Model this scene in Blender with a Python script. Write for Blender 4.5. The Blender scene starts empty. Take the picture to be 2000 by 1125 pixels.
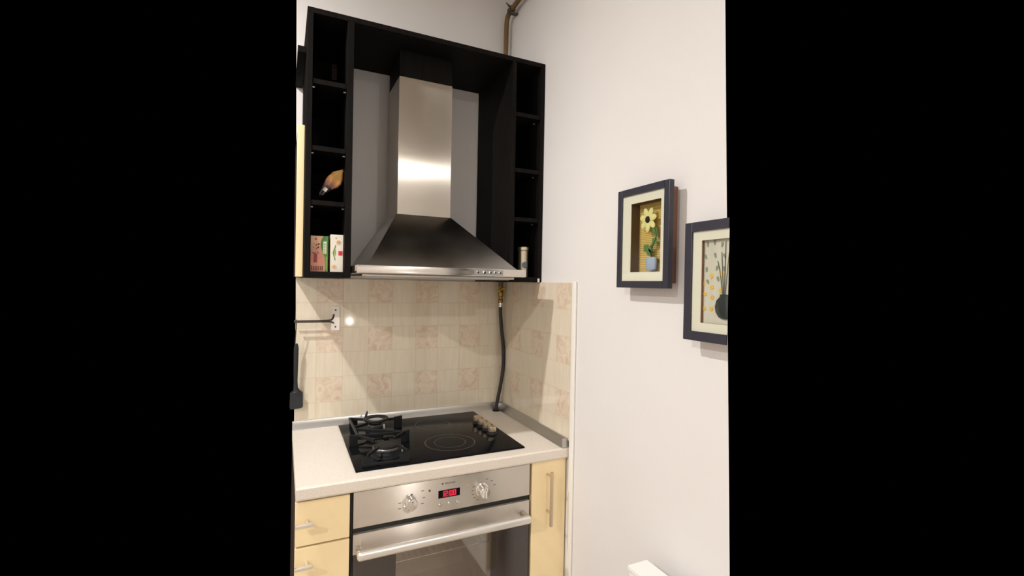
import bpy, bmesh, math, random
from mathutils import Vector, Matrix
random.seed(4)
S = bpy.context.scene
COL = S.collection
PI = math.pi

# ------------------------------------------------------------------ camera
cam_d = bpy.data.cameras.new('camera')
cam = bpy.data.objects.new('camera', cam_d)
COL.objects.link(cam)
yaw, pitch, roll = 0.44607, -0.00801, 0.01880
fw = Vector((math.sin(yaw)*math.cos(pitch), math.cos(yaw)*math.cos(pitch), math.sin(pitch)))
rt = Vector((math.cos(yaw), -math.sin(yaw), 0))
up = rt.cross(fw)
r2 = rt*math.cos(roll) + up*math.sin(roll)
u2 = -rt*math.sin(roll) + up*math.cos(roll)
M = Matrix(((r2.x, u2.x, -fw.x), (r2.y, u2.y, -fw.y), (r2.z, u2.z, -fw.z))).to_4x4()
M.translation = Vector((-0.94447, -2.06630, 1.46738))
cam.matrix_world = M
cam_d.sensor_fit = 'HORIZONTAL'
cam_d.sensor_width = 36
cam_d.lens = 934.6/2000*36
cam_d.clip_start = 0.02
S.camera = cam

# ------------------------------------------------------------------ world, lamps, exposure
w = bpy.data.worlds.new('world'); S.world = w; w.use_nodes = True
w.node_tree.nodes['Background'].inputs[0].default_value = (0, 0, 0, 1)
w.node_tree.nodes['Background'].inputs[1].default_value = 0
S.view_settings.view_transform = 'Standard'
S.view_settings.look = 'None'
S.view_settings.gamma = 1
S.view_settings.use_curve_mapping = False
S.view_settings.exposure = 0.0

def lamp(name, loc, energy, radius, col, kind='POINT', rot=None, sy=None):
    d = bpy.data.lights.new(name, 'AREA' if kind == 'DISK' else kind)
    d.energy = energy; d.color = col
    if kind == 'POINT': d.shadow_soft_size = radius
    elif kind == 'DISK': d.shape = 'DISK'; d.size = radius
    else:
        d.shape = 'RECTANGLE'; d.size = radius; d.size_y = sy or radius
    o = bpy.data.objects.new(name, d); COL.objects.link(o); o.location = loc
    if rot: o.rotation_euler = rot
    return o
# kitchen and rear downlights, plus two added fills (small discs facing down just under the ceiling)
WARM = (1.0, 0.985, 0.965)
lamp('kitchen_downlight', (-1.67, -0.755, 2.78), 40, 0.07, WARM, 'DISK')
lamp('left_fill_light', (-3.0, -2.3, 2.82), 54, 0.07, WARM, 'DISK')  # added fill, brightens the right wall and the cabinet fronts
lamp('rear_downlight', (-0.10, -4.1, 2.78), 36, 0.08, WARM, 'DISK')
lamp('rear_left_fill_light', (-2.9, -4.1, 2.82), 20, 0.07, WARM, 'DISK')  # weaker added fill from the rear left
lamp('low_lamp_light', (-0.20, -4.13, 0.98), 3, 0.045, (1.0, 0.92, 0.85))

# ------------------------------------------------------------------ material helpers
def lin(c):
    return tuple(((v/255)/12.92 if v <= 10 else (((v/255)+0.055)/1.055)**2.4) for v in c)
MATS = {}
def mat(name, col=(0.5, 0.5, 0.5), rough=0.5, metal=0.0, spec=0.5, coat=0.0, srgb=None,
        noise=0.0, nscale=(20, 20, 20), bump=0.0, bscale=(60, 60, 60), rvar=0.0, aniso=0.0, arot=0.0, emit=None, estr=0):
    if srgb: col = lin(srgb)
    m = bpy.data.materials.new(name); m.use_nodes = True
    nt = m.node_tree; N = nt.nodes; L = nt.links
    p = N['Principled BSDF']
    p.inputs['Base Color'].default_value = (*col, 1)
    p.inputs['Roughness'].default_value = rough
    p.inputs['Metallic'].default_value = metal
    p.inputs['Specular IOR Level'].default_value = spec
    p.inputs['Coat Weight'].default_value = coat
    tc = N.new('ShaderNodeTexCoord')
    def tex(sc, detail=4):
        mp = N.new('ShaderNodeMapping'); mp.inputs['Scale'].default_value = sc
        L.new(tc.outputs['Object'], mp.inputs[0])
        n = N.new('ShaderNodeTexNoise'); n.inputs['Scale'].default_value = 1; n.inputs['Detail'].default_value = detail
        L.new(mp.outputs[0], n.inputs['Vector'])
        return n
    if noise or rvar:
        n = tex(nscale)
        if noise:
            rr = N.new('ShaderNodeMapRange')
            rr.inputs['From Min'].default_value = 0.3; rr.inputs['From Max'].default_value = 0.7
            rr.inputs['To Min'].default_value = 1-noise; rr.inputs['To Max'].default_value = 1+noise
            L.new(n.outputs['Fac'], rr.inputs['Value'])
            mx = N.new('ShaderNodeVectorMath'); mx.operation = 'SCALE'
            mx.inputs[0].default_value = col
            L.new(rr.outputs[0], mx.inputs['Scale'])
            L.new(mx.outputs[0], p.inputs['Base Color'])
        if rvar:
            r3 = N.new('ShaderNodeMapRange')
            r3.inputs['From Min'].default_value = 0.3; r3.inputs['From Max'].default_value = 0.7
            r3.inputs['To Min'].default_value = max(0.02, rough-rvar); r3.inputs['To Max'].default_value = rough+rvar
            L.new(n.outputs['Fac'], r3.inputs['Value']); L.new(r3.outputs[0], p.inputs['Roughness'])
    if bump:
        nb = tex(bscale, 3)
        b = N.new('ShaderNodeBump'); b.inputs['Strength'].default_value = bump; b.inputs['Distance'].default_value = 0.001
        L.new(nb.outputs['Fac'], b.inputs['Height']); L.new(b.outputs[0], p.inputs['Normal'])
    if aniso:
        p.inputs['Anisotropic'].default_value = aniso
        p.inputs['Anisotropic Rotation'].default_value = arot
        t = N.new('ShaderNodeTangent'); t.direction_type = 'UV_MAP'; t.uv_map = 'UVMap'
        L.new(t.outputs[0], p.inputs['Tangent'])
    if emit:
        p.inputs['Emission Color'].default_value = (*emit, 1); p.inputs['Emission Strength'].default_value = estr
    MATS[name] = m
    return m

mat('wall_paint', srgb=(227, 223, 220), rough=0.75, spec=0.25, bump=0.25, bscale=(25, 25, 25), noise=0.012, nscale=(3, 3, 3))
mat('ceiling_paint', srgb=(236, 232, 226), rough=0.85, spec=0.2, bump=0.1)
mat('floor_laminate', srgb=(172, 158, 142), rough=0.4, noise=0.15, nscale=(2, 30, 2))
mat('dark_wood', col=(0.0058, 0.0048, 0.0043), rough=0.6, spec=0.08, noise=0.35, nscale=(90, 90, 5), bump=0.15, bscale=(300, 300, 12))
mat('worktop_laminate', srgb=(226, 216, 203), rough=0.42, spec=0.4, noise=0.05, nscale=(160, 160, 160))
mat('aluminium', col=(0.50, 0.49, 0.47), rough=0.33, metal=1.0, bump=0.05, bscale=(400, 4, 400))
mat('steel_brushed_vertical', col=(0.49, 0.445, 0.385), rough=0.19, metal=1.0, noise=0.05, nscale=(6, 6, 3), aniso=1.0, arot=0.0, rvar=0.02)
mat('steel_brushed_horizontal', col=(0.70, 0.65, 0.585), rough=0.33, metal=1.0, noise=0.05, nscale=(5, 6, 10), aniso=1.0, arot=0.25, rvar=0.04)
mat('steel_polished', col=(0.66, 0.62, 0.57), rough=0.16, metal=1.0, noise=0.03, nscale=(8, 8, 8))
mat('steel_canopy', col=(0.38, 0.36, 0.33), rough=0.2, metal=1.0, noise=0.06, nscale=(6, 6, 3), rvar=0.04)
mat('chrome', col=(0.80, 0.79, 0.77), rough=0.12, metal=1.0)
mat('satin_aluminium', col=(0.86, 0.84, 0.80), rough=0.34, metal=0.9)
mat('satin_knob', srgb=(206, 190, 165), rough=0.35, metal=0.85)
mat('black_glass', col=(0.006, 0.006, 0.007), rough=0.07, spec=0.05)
mat('black_gap', col=(0.006, 0.006, 0.006), rough=0.5)
mat('cast_iron', col=(0.006, 0.007, 0.008), rough=0.5, spec=0.25, bump=0.2, bscale=(400, 400, 400))
mat('burner_metal', col=(0.30, 0.29, 0.28), rough=0.35, metal=1.0)
mat('zone_print', col=(0.014, 0.014, 0.014), rough=0.3)
mat('yellow_laminate', srgb=(246, 223, 176), rough=0.38, spec=0.4, noise=0.02, nscale=(4, 4, 4))
mat('carcass_brown', srgb=(58, 44, 38), rough=0.6)
mat('oven_enamel', srgb=(205, 190, 168), rough=0.4, noise=0.12, nscale=(9, 9, 9))
mat('oven_glass_border', srgb=(46, 36, 32), rough=0.12, spec=0.9, coat=0.4)
mat('pipe_paint', srgb=(110, 82, 40), rough=0.45, noise=0.2, nscale=(60, 60, 20))
mat('clamp_metal', srgb=(88, 78, 74), rough=0.45, metal=0.7)
mat('brass', srgb=(140, 112, 62), rough=0.35, metal=0.9)
mat('valve_yellow', srgb=(196, 156, 40), rough=0.45)
mat('rubber_black', col=(0.012, 0.013, 0.012), rough=0.45, bump=0.3, bscale=(500, 500, 500))
mat('nylon_black', col=(0.010, 0.013, 0.016), rough=0.4)
mat('frame_black', srgb=(48, 47, 57), rough=0.42, noise=0.08, nscale=(60, 60, 60))
mat('backing_wood', srgb=(128, 86, 70), rough=0.6, noise=0.1, nscale=(40, 40, 8))
mat('mat_board', srgb=(232, 226, 208), rough=0.8)
mat('box_wall', srgb=(98, 76, 52), rough=0.8)
mat('petal_yellow', srgb=(230, 222, 150), rough=0.6, noise=0.1, nscale=(90, 90, 90))
mat('petal_gold', srgb=(236, 190, 92), rough=0.6)
mat('flower_centre', srgb=(40, 28, 16), rough=0.9)
mat('leaf_green', srgb=(92, 128, 70), rough=0.6, noise=0.15, nscale=(90, 90, 90))
mat('leaf_grey', srgb=(142, 150, 132), rough=0.7)
mat('stem_green', srgb=(60, 62, 30), rough=0.7)
mat('vase_blue', srgb=(168, 184, 208), rough=0.25, noise=0.12, nscale=(50, 50, 50))
mat('vase_grey', srgb=(62, 66, 64), rough=0.18, coat=0.3)
mat('white_plastic', srgb=(236, 232, 224), rough=0.4)
mat('radiator_white', srgb=(244, 242, 236), rough=0.35, coat=0.2)
mat('grille_beige', srgb=(196, 182, 150), rough=0.5)
mat('bag_gold', srgb=(196, 140, 82), rough=0.35, spec=0.6, noise=0.15, nscale=(40, 40, 40))
mat('paper_white', srgb=(232, 228, 218), rough=0.6)
mat('ink_black', srgb=(40, 36, 34), rough=0.6)
mat('ink_grey', srgb=(120, 102, 84), rough=0.6)
mat('ink_brown', srgb=(96, 66, 44), rough=0.6)
mat('red_sticker', srgb=(200, 40, 50), rough=0.5)
mat('carton_green', srgb=(60, 120, 52), rough=0.45)
mat('carton_lime', srgb=(140, 170, 70), rough=0.45)
mat('carton_white', srgb=(228, 220, 204), rough=0.45)
mat('daisy_orange', srgb=(216, 160, 96), rough=0.5)
mat('daisy_petal', srgb=(236, 208, 176), rough=0.5)
mat('berry_red', srgb=(150, 58, 58), rough=0.5)
mat('canister_metal', srgb=(196, 184, 158), rough=0.28, metal=0.85)
mat('sticker_blue', srgb=(92, 102, 112), rough=0.4)
mat('pin_metal', srgb=(200, 196, 190), rough=0.3, metal=0.8)
mat('led_digits', col=(0.6, 0.0, 0.03), rough=0.5, emit=(1.0, 0.008, 0.05), estr=1.6)
mat('led_glow', col=(0.05, 0.0, 0.005), rough=0.35, emit=(1.0, 0.01, 0.06), estr=0.06)

def ramp_mat(name, stops, axis='Z', scale=1.0, offset=0.0, rough=0.5, dist=0.0, dscale=30, spec=0.5):
    m = bpy.data.materials.new(name); m.use_nodes = True
    nt = m.node_tree; N = nt.nodes; L = nt.links; p = N['Principled BSDF']
    p.inputs['Roughness'].default_value = rough; p.inputs['Specular IOR Level'].default_value = spec
    tc = N.new('ShaderNodeTexCoord'); sp = N.new('ShaderNodeSeparateXYZ'); L.new(tc.outputs['Object'], sp.inputs[0])
    a = N.new('ShaderNodeMath'); a.operation = 'MULTIPLY_ADD'; a.inputs[1].default_value = scale; a.inputs[2].default_value = offset
    L.new(sp.outputs[axis], a.inputs[0]); out = a.outputs[0]
    if dist:
        n = N.new('ShaderNodeTexNoise'); n.inputs['Scale'].default_value = dscale; L.new(tc.outputs['Object'], n.inputs['Vector'])
        b = N.new('ShaderNodeMath'); b.operation = 'MULTIPLY_ADD'; b.inputs[1].default_value = dist
        L.new(n.outputs['Fac'], b.inputs[0]); L.new(out, b.inputs[2]); out = b.outputs[0]
    r = N.new('ShaderNodeValToRGB'); L.new(out, r.inputs[0])
    e = r.color_ramp.elements
    while len(e) > 1: e.remove(e[-1])
    e[0].position = stops[0][0]; e[0].color = (*lin(stops[0][1]), 1)
    for pos, c in stops[1:]:
        x = e.new(pos); x.color = (*lin(c), 1)
    L.new(r.outputs[0], p.inputs['Base Color'])
    MATS[name] = m
    return m
ramp_mat('bag_foil', [(0.0, (150, 130, 70)), (0.10, (60, 50, 34)), (0.17, (26, 22, 28)), (0.40, (52, 30, 44)), (0.52, (150, 96, 66)),
                      (0.66, (204, 146, 86)), (1.0, (216, 170, 104))], 'X', 1/0.112, 0.0, rough=0.3, dist=0.12, dscale=35)
ramp_mat('carton_pink', [(0.0, (190, 104, 96)), (0.3, (214, 148, 122)), (0.6, (206, 134, 112)), (0.8, (196, 150, 120)), (1.0, (214, 170, 138))],
         'Z', 1/0.12, 0.0, rough=0.45, dist=0.35, dscale=70)

def tile_material():
    m = bpy.data.materials.new('backsplash_tiles'); m.use_nodes = True
    nt = m.node_tree; N = nt.nodes; L = nt.links; p = N['Principled BSDF']
    def math_(op, a, b=None, c=None):
        n = N.new('ShaderNodeMath'); n.operation = op
        for i, v in enumerate((a, b, c)):
            if v is None: continue
            if isinstance(v, (int, float)): n.inputs[i].default_value = v
            else: L.new(v, n.inputs[i])
        return n.outputs[0]
    uv = N.new('ShaderNodeUVMap'); uv.uv_map = 'UVMap'
    sp = N.new('ShaderNodeSeparateXYZ'); L.new(uv.outputs[0], sp.inputs[0])
    U, V = sp.outputs[0], sp.outputs[1]
    fu, fv = math_('FLOOR', U), math_('FLOOR', V)
    cu, cv = math_('FRACT', U), math_('FRACT', V)
    eu = math_('ABSOLUTE', math_('SUBTRACT', cu, 0.5)); ev = math_('ABSOLUTE', math_('SUBTRACT', cv, 0.5))
    ed = math_('MAXIMUM', eu, ev)
    grout = N.new('ShaderNodeMapRange'); grout.inputs['From Min'].default_value = 0.484; grout.inputs['From Max'].default_value = 0.494
    L.new(ed, grout.inputs['Value'])
    pu = math_('SUBTRACT', 1.0, math_('ABSOLUTE', math_('MODULO', fu, 2.0)))
    pv = math_('SUBTRACT', 1.0, math_('ABSOLUTE', math_('MODULO', fv, 2.0)))
    pat = math_('MULTIPLY', pu, pv)
    # per tile random
    cb = N.new('ShaderNodeCombineXYZ'); L.new(fu, cb.inputs[0]); L.new(fv, cb.inputs[1])
    wn = N.new('ShaderNodeTexWhiteNoise'); L.new(cb.outputs[0], wn.inputs['Vector'])
    # marbled motif
    add = N.new('ShaderNodeVectorMath'); add.operation = 'ADD'; L.new(uv.outputs[0], add.inputs[0])
    sc = N.new('ShaderNodeVectorMath'); sc.operation = 'SCALE'; sc.inputs['Scale'].default_value = 7.0
    L.new(wn.outputs['Color'], sc.inputs[0]); L.new(sc.outputs[0], add.inputs[1])
    n1 = N.new('ShaderNodeTexNoise'); n1.inputs['Scale'].default_value = 2.6; n1.inputs['Detail'].default_value = 5
    n1.inputs['Distortion'].default_value = 1.6
    L.new(add.outputs[0], n1.inputs['Vector'])
    r1 = N.new('ShaderNodeValToRGB'); L.new(n1.outputs['Fac'], r1.inputs[0])
    e = r1.color_ramp.elements
    e[0].position = 0.32; e[0].color = (*lin((208, 184, 161)), 1)
    e[1].position = 0.62; e[1].color = (*lin((224, 209, 187)), 1)
    x = e.new(0.46); x.color = (*lin((217, 197, 174)), 1)
    # plain tile: soft vertical streaks
    mp = N.new('ShaderNodeMapping'); mp.inputs['Scale'].default_value = (5, 0.5, 1); L.new(add.outputs[0], mp.inputs[0])
    n2 = N.new('ShaderNodeTexNoise'); n2.inputs['Scale'].default_value = 1.5; n2.inputs['Detail'].default_value = 3
    L.new(mp.outputs[0], n2.inputs['Vector'])
    r2_ = N.new('ShaderNodeValToRGB'); L.new(n2.outputs['Fac'], r2_.inputs[0])
    e = r2_.color_ramp.elements
    e[0].position = 0.3; e[0].color = (*lin((217, 204, 181)), 1)
    e[1].position = 0.75; e[1].color = (*lin((225, 214, 193)), 1)
    mx = N.new('ShaderNodeMix'); mx.data_type = 'RGBA'
    L.new(pat, mx.inputs['Factor']); L.new(r2_.outputs[0], mx.inputs['A']); L.new(r1.outputs[0], mx.inputs['B'])
    mg = N.new('ShaderNodeMix'); mg.data_type = 'RGBA'
    L.new(grout.outputs[0], mg.inputs['Factor']); L.new(mx.outputs['Result'], mg.inputs['A'])
    mg.inputs['B'].default_value = (*lin((203, 188, 164)), 1)
    L.new(mg.outputs['Result'], p.inputs['Base Color'])
    ro = N.new('ShaderNodeMapRange'); ro.inputs['To Min'].default_value = 0.055; ro.inputs['To Max'].default_value = 0.6
    L.new(grout.outputs[0], ro.inputs['Value']); L.new(ro.outputs[0], p.inputs['Roughness'])
    p.inputs['Specular IOR Level'].default_value = 0.5
    # slight pillowing and waviness
    n3 = N.new('ShaderNodeTexNoise'); n3.inputs['Scale'].default_value = 1.3; n3.inputs['Detail'].default_value = 2
    L.new(uv.outputs[0], n3.inputs['Vector'])
    h = math_('MULTIPLY_ADD', grout.outputs[0], -0.5, n3.outputs['Fac'])
    b = N.new('ShaderNodeBump'); b.inputs['Strength'].default_value = 0.12; b.inputs['Distance'].default_value = 0.0008
    L.new(h, b.inputs['Height']); L.new(b.outputs[0], p.inputs['Normal'])
    MATS['tiles'] = m
tile_material()

def ribbed_paper():
    m = bpy.data.materials.new('ribbed_yellow_paper'); m.use_nodes = True
    nt = m.node_tree; N = nt.nodes; L = nt.links; p = N['Principled BSDF']
    tc = N.new('ShaderNodeTexCoord'); sp = N.new('ShaderNodeSeparateXYZ'); L.new(tc.outputs['Object'], sp.inputs[0])
    a = N.new('ShaderNodeMath'); a.operation = 'MULTIPLY'; a.inputs[1].default_value = 2*PI/0.0052; L.new(sp.outputs['Z'], a.inputs[0])
    s = N.new('ShaderNodeMath'); s.operation = 'SINE'; L.new(a.outputs[0], s.inputs[0])
    r = N.new('ShaderNodeMapRange'); r.inputs['From Min'].default_value = -1; L.new(s.outputs[0], r.inputs['Value'])
    mx = N.new('ShaderNodeMix'); mx.data_type = 'RGBA'; L.new(r.outputs[0], mx.inputs['Factor'])
    mx.inputs['A'].default_value = (*lin((196, 160, 78)), 1); mx.inputs['B'].default_value = (*lin((226, 196, 118)), 1)
    L.new(mx.outputs['Result'], p.inputs['Base Color']); p.inputs['Roughness'].default_value = 0.7
    b = N.new('ShaderNodeBump'); b.inputs['Distance'].default_value = 0.001; b.inputs['Strength'].default_value = 0.8
    L.new(r.outputs[0], b.inputs['Height']); L.new(b.outputs[0], p.inputs['Normal'])
    MATS['ribbed'] = m
ribbed_paper()
mat('cream_paper', srgb=(214, 208, 192), rough=0.75, noise=0.06, nscale=(4, 60, 6))

def glass_pane(name, tint, gloss_rough=0.03, opacity=0.0, ior=1.5, dark=(0.02, 0.02, 0.02)):
    m = bpy.data.materials.new(name); m.use_nodes = True
    nt = m.node_tree; N = nt.nodes; L = nt.links
    out = N['Material Output']; N.remove(N['Principled BSDF'])
    tr = N.new('ShaderNodeBsdfTransparent'); tr.inputs[0].default_value = (*tint, 1)
    gl = N.new('ShaderNodeBsdfGlossy'); gl.inputs['Roughness'].default_value = gloss_rough; gl.inputs[0].default_value = (1, 1, 1, 1)
    # Schlick reflectance, the same from both sides of the pane
    lw = N.new('ShaderNodeLayerWeight'); lw.inputs['Blend'].default_value = 0.5
    pw = N.new('ShaderNodeMath'); pw.operation = 'POWER'; L.new(lw.outputs['Facing'], pw.inputs[0]); pw.inputs[1].default_value = 5
    r0 = ((ior-1)/(ior+1))**2
    fr = N.new('ShaderNodeMath'); fr.operation = 'MULTIPLY_ADD'; L.new(pw.outputs[0], fr.inputs[0]); fr.inputs[1].default_value = 1-r0; fr.inputs[2].default_value = r0
    mx = N.new('ShaderNodeMixShader'); L.new(fr.outputs[0], mx.inputs[0]); L.new(tr.outputs[0], mx.inputs[1]); L.new(gl.outputs[0], mx.inputs[2])
    last = mx.outputs[0]
    if opacity:
        df = N.new('ShaderNodeBsdfDiffuse'); df.inputs[0].default_value = (*dark, 1)
        m2 = N.new('ShaderNodeMixShader'); m2.inputs[0].default_value = opacity
        L.new(last, m2.inputs[1]); L.new(df.outputs[0], m2.inputs[2]); last = m2.outputs[0]
    L.new(last, out.inputs[0])
    MATS[name] = m
glass_pane('picture_glass', (0.97, 0.98, 0.97), 0.02, ior=1.5)
glass_pane('oven_window_glass', (0.92, 0.88, 0.83), 0.05, ior=2.2, opacity=0.10, dark=(0.20, 0.16, 0.13))

# ------------------------------------------------------------------ mesh helpers
CLIP_ON = False; CLIP = []
class MB:
    def __init__(s): s.bm = bmesh.new()
    def _merge(s, b, M=None, mi=0):
        if M is not None: b.transform(M)
        for f in b.faces: f.material_index = mi
        me = bpy.data.meshes.new('t'); b.to_mesh(me); b.free()
        s.bm.from_mesh(me); bpy.data.meshes.remove(me)
    def box(s, x0, x1, y0, y1, z0, z1, bev=0.0, seg=2, M=None, mi=0):
        b = bmesh.new(); bmesh.ops.create_cube(b, size=1)
        for v in b.verts:
            v.co = Vector(((x0+x1)/2+v.co.x*(x1-x0), (y0+y1)/2+v.co.y*(y1-y0), (z0+z1)/2+v.co.z*(z1-z0)))
        if bev: bmesh.ops.bevel(b, geom=b.edges[:], offset=bev, segments=seg, profile=0.5, affect='EDGES')
        s._merge(b, M, mi); return s
    def lathe(s, prof, p, axis='Z', n=32, mi=0, caps=True):
        # prof: list of (radius, height) along the axis from p
        b = bmesh.new(); rings = []
        for r, h in prof:
            ring = []
            for i in range(n):
                a = 2*PI*i/n
                ring.append(b.verts.new((r*math.cos(a), r*math.sin(a), h)))
            rings.append(ring)
        for a, c in zip(rings, rings[1:]):
            for i in range(n): b.faces.new((a[i], a[(i+1) % n], c[(i+1) % n], c[i]))
        if caps:
            if prof[0][0] > 1e-6: b.faces.new(rings[0][::-1])
            if prof[-1][0] > 1e-6: b.faces.new(rings[-1])
        if isinstance(axis, str): d = {'Z': Vector((0, 0, 1)), 'Y': Vector((0, 1, 0)), '-Y': Vector((0, -1, 0)), 'X': Vector((1, 0, 0)), '-X': Vector((-1, 0, 0))}[axis]
        else: d = Vector(axis).normalized()
        R = d.to_track_quat('Z', 'Y').to_matrix().to_4x4(); R.translation = Vector(p)
        bmesh.ops.recalc_face_normals(b, faces=b.faces[:])
        s._merge(b, R, mi); return s
    def cyl(s, p0, p1, r0, r1=None, n=24, mi=0):
        p0, p1 = Vector(p0), Vector(p1); r1 = r0 if r1 is None else r1
        return s.lathe([(r0, 0), (r1, (p1-p0).length)], p0, (p1-p0), n, mi)
    def tube(s, pts, r, n=12, smooth=0, mi=0, flat=1.0):
        P = [Vector(q) for q in pts]
        for _ in range(smooth):
            Q = [P[0]]
            for a, c in zip(P, P[1:]): Q += [a*0.75+c*0.25, a*0.25+c*0.75]
            Q.append(P[-1]); P = Q
        rr = r if isinstance(r, (list, tuple)) else None
        b = bmesh.new(); rings = []; prev = None
        for i, q in enumerate(P):
            t = (P[min(i+1, len(P)-1)]-P[max(i-1, 0)]).normalized()
            if prev is None:
                ref = Vector((0, 0, 1)) if abs(t.z) < 0.9 else Vector((0, 1, 0))
                nx = ref.cross(t).normalized()
            else:
                nx = (prev - t*prev.dot(t)).normalized()
            prev = nx; ny = t.cross(nx)
            if rr:
                f = i/(len(P)-1)*(len(rr)-1); k = min(int(f), len(rr)-2); ri = rr[k]+(rr[k+1]-rr[k])*(f-k)
            else: ri = r
            rings.append([b.verts.new(q+nx*ri*math.cos(2*PI*j/n)+ny*ri*flat*math.sin(2*PI*j/n)) for j in range(n)])
        for a, c in zip(rings, rings[1:]):
            for i in range(n): b.faces.new((a[i], a[(i+1) % n], c[(i+1) % n], c[i]))
        b.faces.new(rings[0][::-1]); b.faces.new(rings[-1])
        bmesh.ops.recalc_face_normals(b, faces=b.faces[:])
        s._merge(b, None, mi); return s
    def prism(s, poly, vec, mi=0, bev=0.0):
        # poly: 3D points in order, extruded by vec
        b = bmesh.new(); v = Vector(vec)
        A = [b.verts.new(q) for q in poly]; B = [b.verts.new(Vector(q)+v) for q in poly]
        n = len(A)
        b.faces.new(A); b.faces.new(B[::-1])
        for i in range(n): b.faces.new((A[i], B[i], B[(i+1) % n], A[(i+1) % n]))
        bmesh.ops.recalc_face_normals(b, faces=b.faces[:])
        if bev: bmesh.ops.bevel(b, geom=b.edges[:], offset=bev, segments=2, profile=0.5, affect='EDGES')
        s._merge(b, None, mi); return s
    def hexa(s, base, top, mi=0):
        b = bmesh.new()
        A = [b.verts.new(q) for q in base]; B = [b.verts.new(q) for q in top]
        b.faces.new(A[::-1]); b.faces.new(B)
        for i in range(len(A)): b.faces.new((A[i], A[(i+1) % len(A)], B[(i+1) % len(A)], B[i]))
        bmesh.ops.recalc_face_normals(b, faces=b.faces[:])
        s._merge(b, None, mi); return s
    def loft(s, rings, mi=0, closed=True):
        b = bmesh.new(); R = [[b.verts.new(q) for q in r] for r in rings]; n = len(R[0])
        for a, c in zip(R, R[1:]):
            for i in range(n): b.faces.new((a[i], a[(i+1) % n], c[(i+1) % n], c[i]))
        if closed: b.faces.new(R[0][::-1]); b.faces.new(R[-1])
        bmesh.ops.recalc_face_normals(b, faces=b.faces[:])
        s._merge(b, None, mi); return s
    def build(s, name, mats, parent=None, smooth=True, uvs=None):
        bm = s.bm
        if CLIP_ON:
            for co, no in CLIP:
                r = bmesh.ops.bisect_plane(bm, geom=bm.verts[:]+bm.edges[:]+bm.faces[:], plane_co=co, plane_no=Vector(no)*-1, clear_outer=True)
                ed = [g for g in r['geom_cut'] if isinstance(g, bmesh.types.BMEdge)]
                if ed: bmesh.ops.edgenet_fill(bm, edges=ed)
        uv = bm.loops.layers.uv.new('UVMap')
        for f in bm.faces:
            n = f.normal; ax = max(range(3), key=lambda i: abs(n[i]))
            for l in f.loops:
                c = l.vert.co
                if ax == 1: q = (c.x, c.z)
                elif ax == 0: q = (c.y, c.z)
                else: q = (c.x, c.y)
                if uvs: q = uvs(c)
                l[uv].uv = q
        off = parent.matrix_world.translation.copy() if parent else Vector((0, 0, 0))
        o_ = Vector((0, 0, 0))
        if parent is None and len(bm.verts):
            xs = [v.co for v in bm.verts]
            o_ = Vector(((min(c.x for c in xs)+max(c.x for c in xs))/2, (min(c.y for c in xs)+max(c.y for c in xs))/2, min(c.z for c in xs)))
            off = o_
        bmesh.ops.translate(bm, verts=bm.verts[:], vec=-off)
        me = bpy.data.meshes.new(name); bm.to_mesh(me); bm.free()
        if not isinstance(mats, (list, tuple)): mats = [mats]
        for m in mats: me.materials.append(MATS[m])
        if smooth:
            me.polygons.foreach_set('use_smooth', [True]*len(me.polygons))
            try: me.set_sharp_from_angle(angle=math.radians(21))
            except Exception: pass
        o = bpy.data.objects.new(name, me); COL.objects.link(o)
        if parent:
            o.parent = parent; o.matrix_world = Matrix.Translation(off)
            o.matrix_parent_inverse = Matrix.Identity(4); o.location = (0, 0, 0)
        else: o.location = o_
        return o

def tag(o, label=None, cat=None, group=None, kind=None):
    if label: o['label'] = label
    if cat: o['category'] = cat
    if group: o['group'] = group
    if kind: o['kind'] = kind
    return o
def thing(name, loc, label, cat, group=None):
    o = bpy.data.objects.new(name, None); COL.objects.link(o); o.location = loc
    o.matrix_world = Matrix.Translation(Vector(loc)); o.empty_display_size = 0.05
    return tag(o, label, cat, group)
def sub(o, parent, W):
    """re-parent a part under another part; both use the same origin W"""
    o.parent = parent; o.matrix_parent_inverse = Matrix.Identity(4); o.location = (0, 0, 0)
    return o
def box(name, m, parent, *a, bev=0.0, seg=2):
    return MB().box(*a, bev=bev, seg=seg).build(name, m, parent)
def struct(o, label=None): o['kind'] = 'structure'; return o
def text_mesh(txt, size, depth=0.0003):
    cu = bpy.data.curves.new('txt', 'FONT'); cu.body = txt; cu.size = size; cu.extrude = depth; cu.align_x = 'CENTER'; cu.align_y = 'CENTER'
    ob = bpy.data.objects.new('txt', cu); COL.objects.link(ob)
    dg = bpy.context.evaluated_depsgraph_get(); me = bpy.data.meshes.new_from_object(ob.evaluated_get(dg))
    b = bmesh.new(); b.from_mesh(me); bpy.data.objects.remove(ob); bpy.data.curves.remove(cu); bpy.data.meshes.remove(me)
    for f in b.faces: f.material_index = 0
    return b
def face_y(p, rz=0.0):   # text lying in XY -> facing -Y at p
    return Matrix.Translation(Vector(p)) @ Matrix.Rotation(PI/2, 4, 'X') @ Matrix.Rotation(rz, 4, 'Z')

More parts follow.
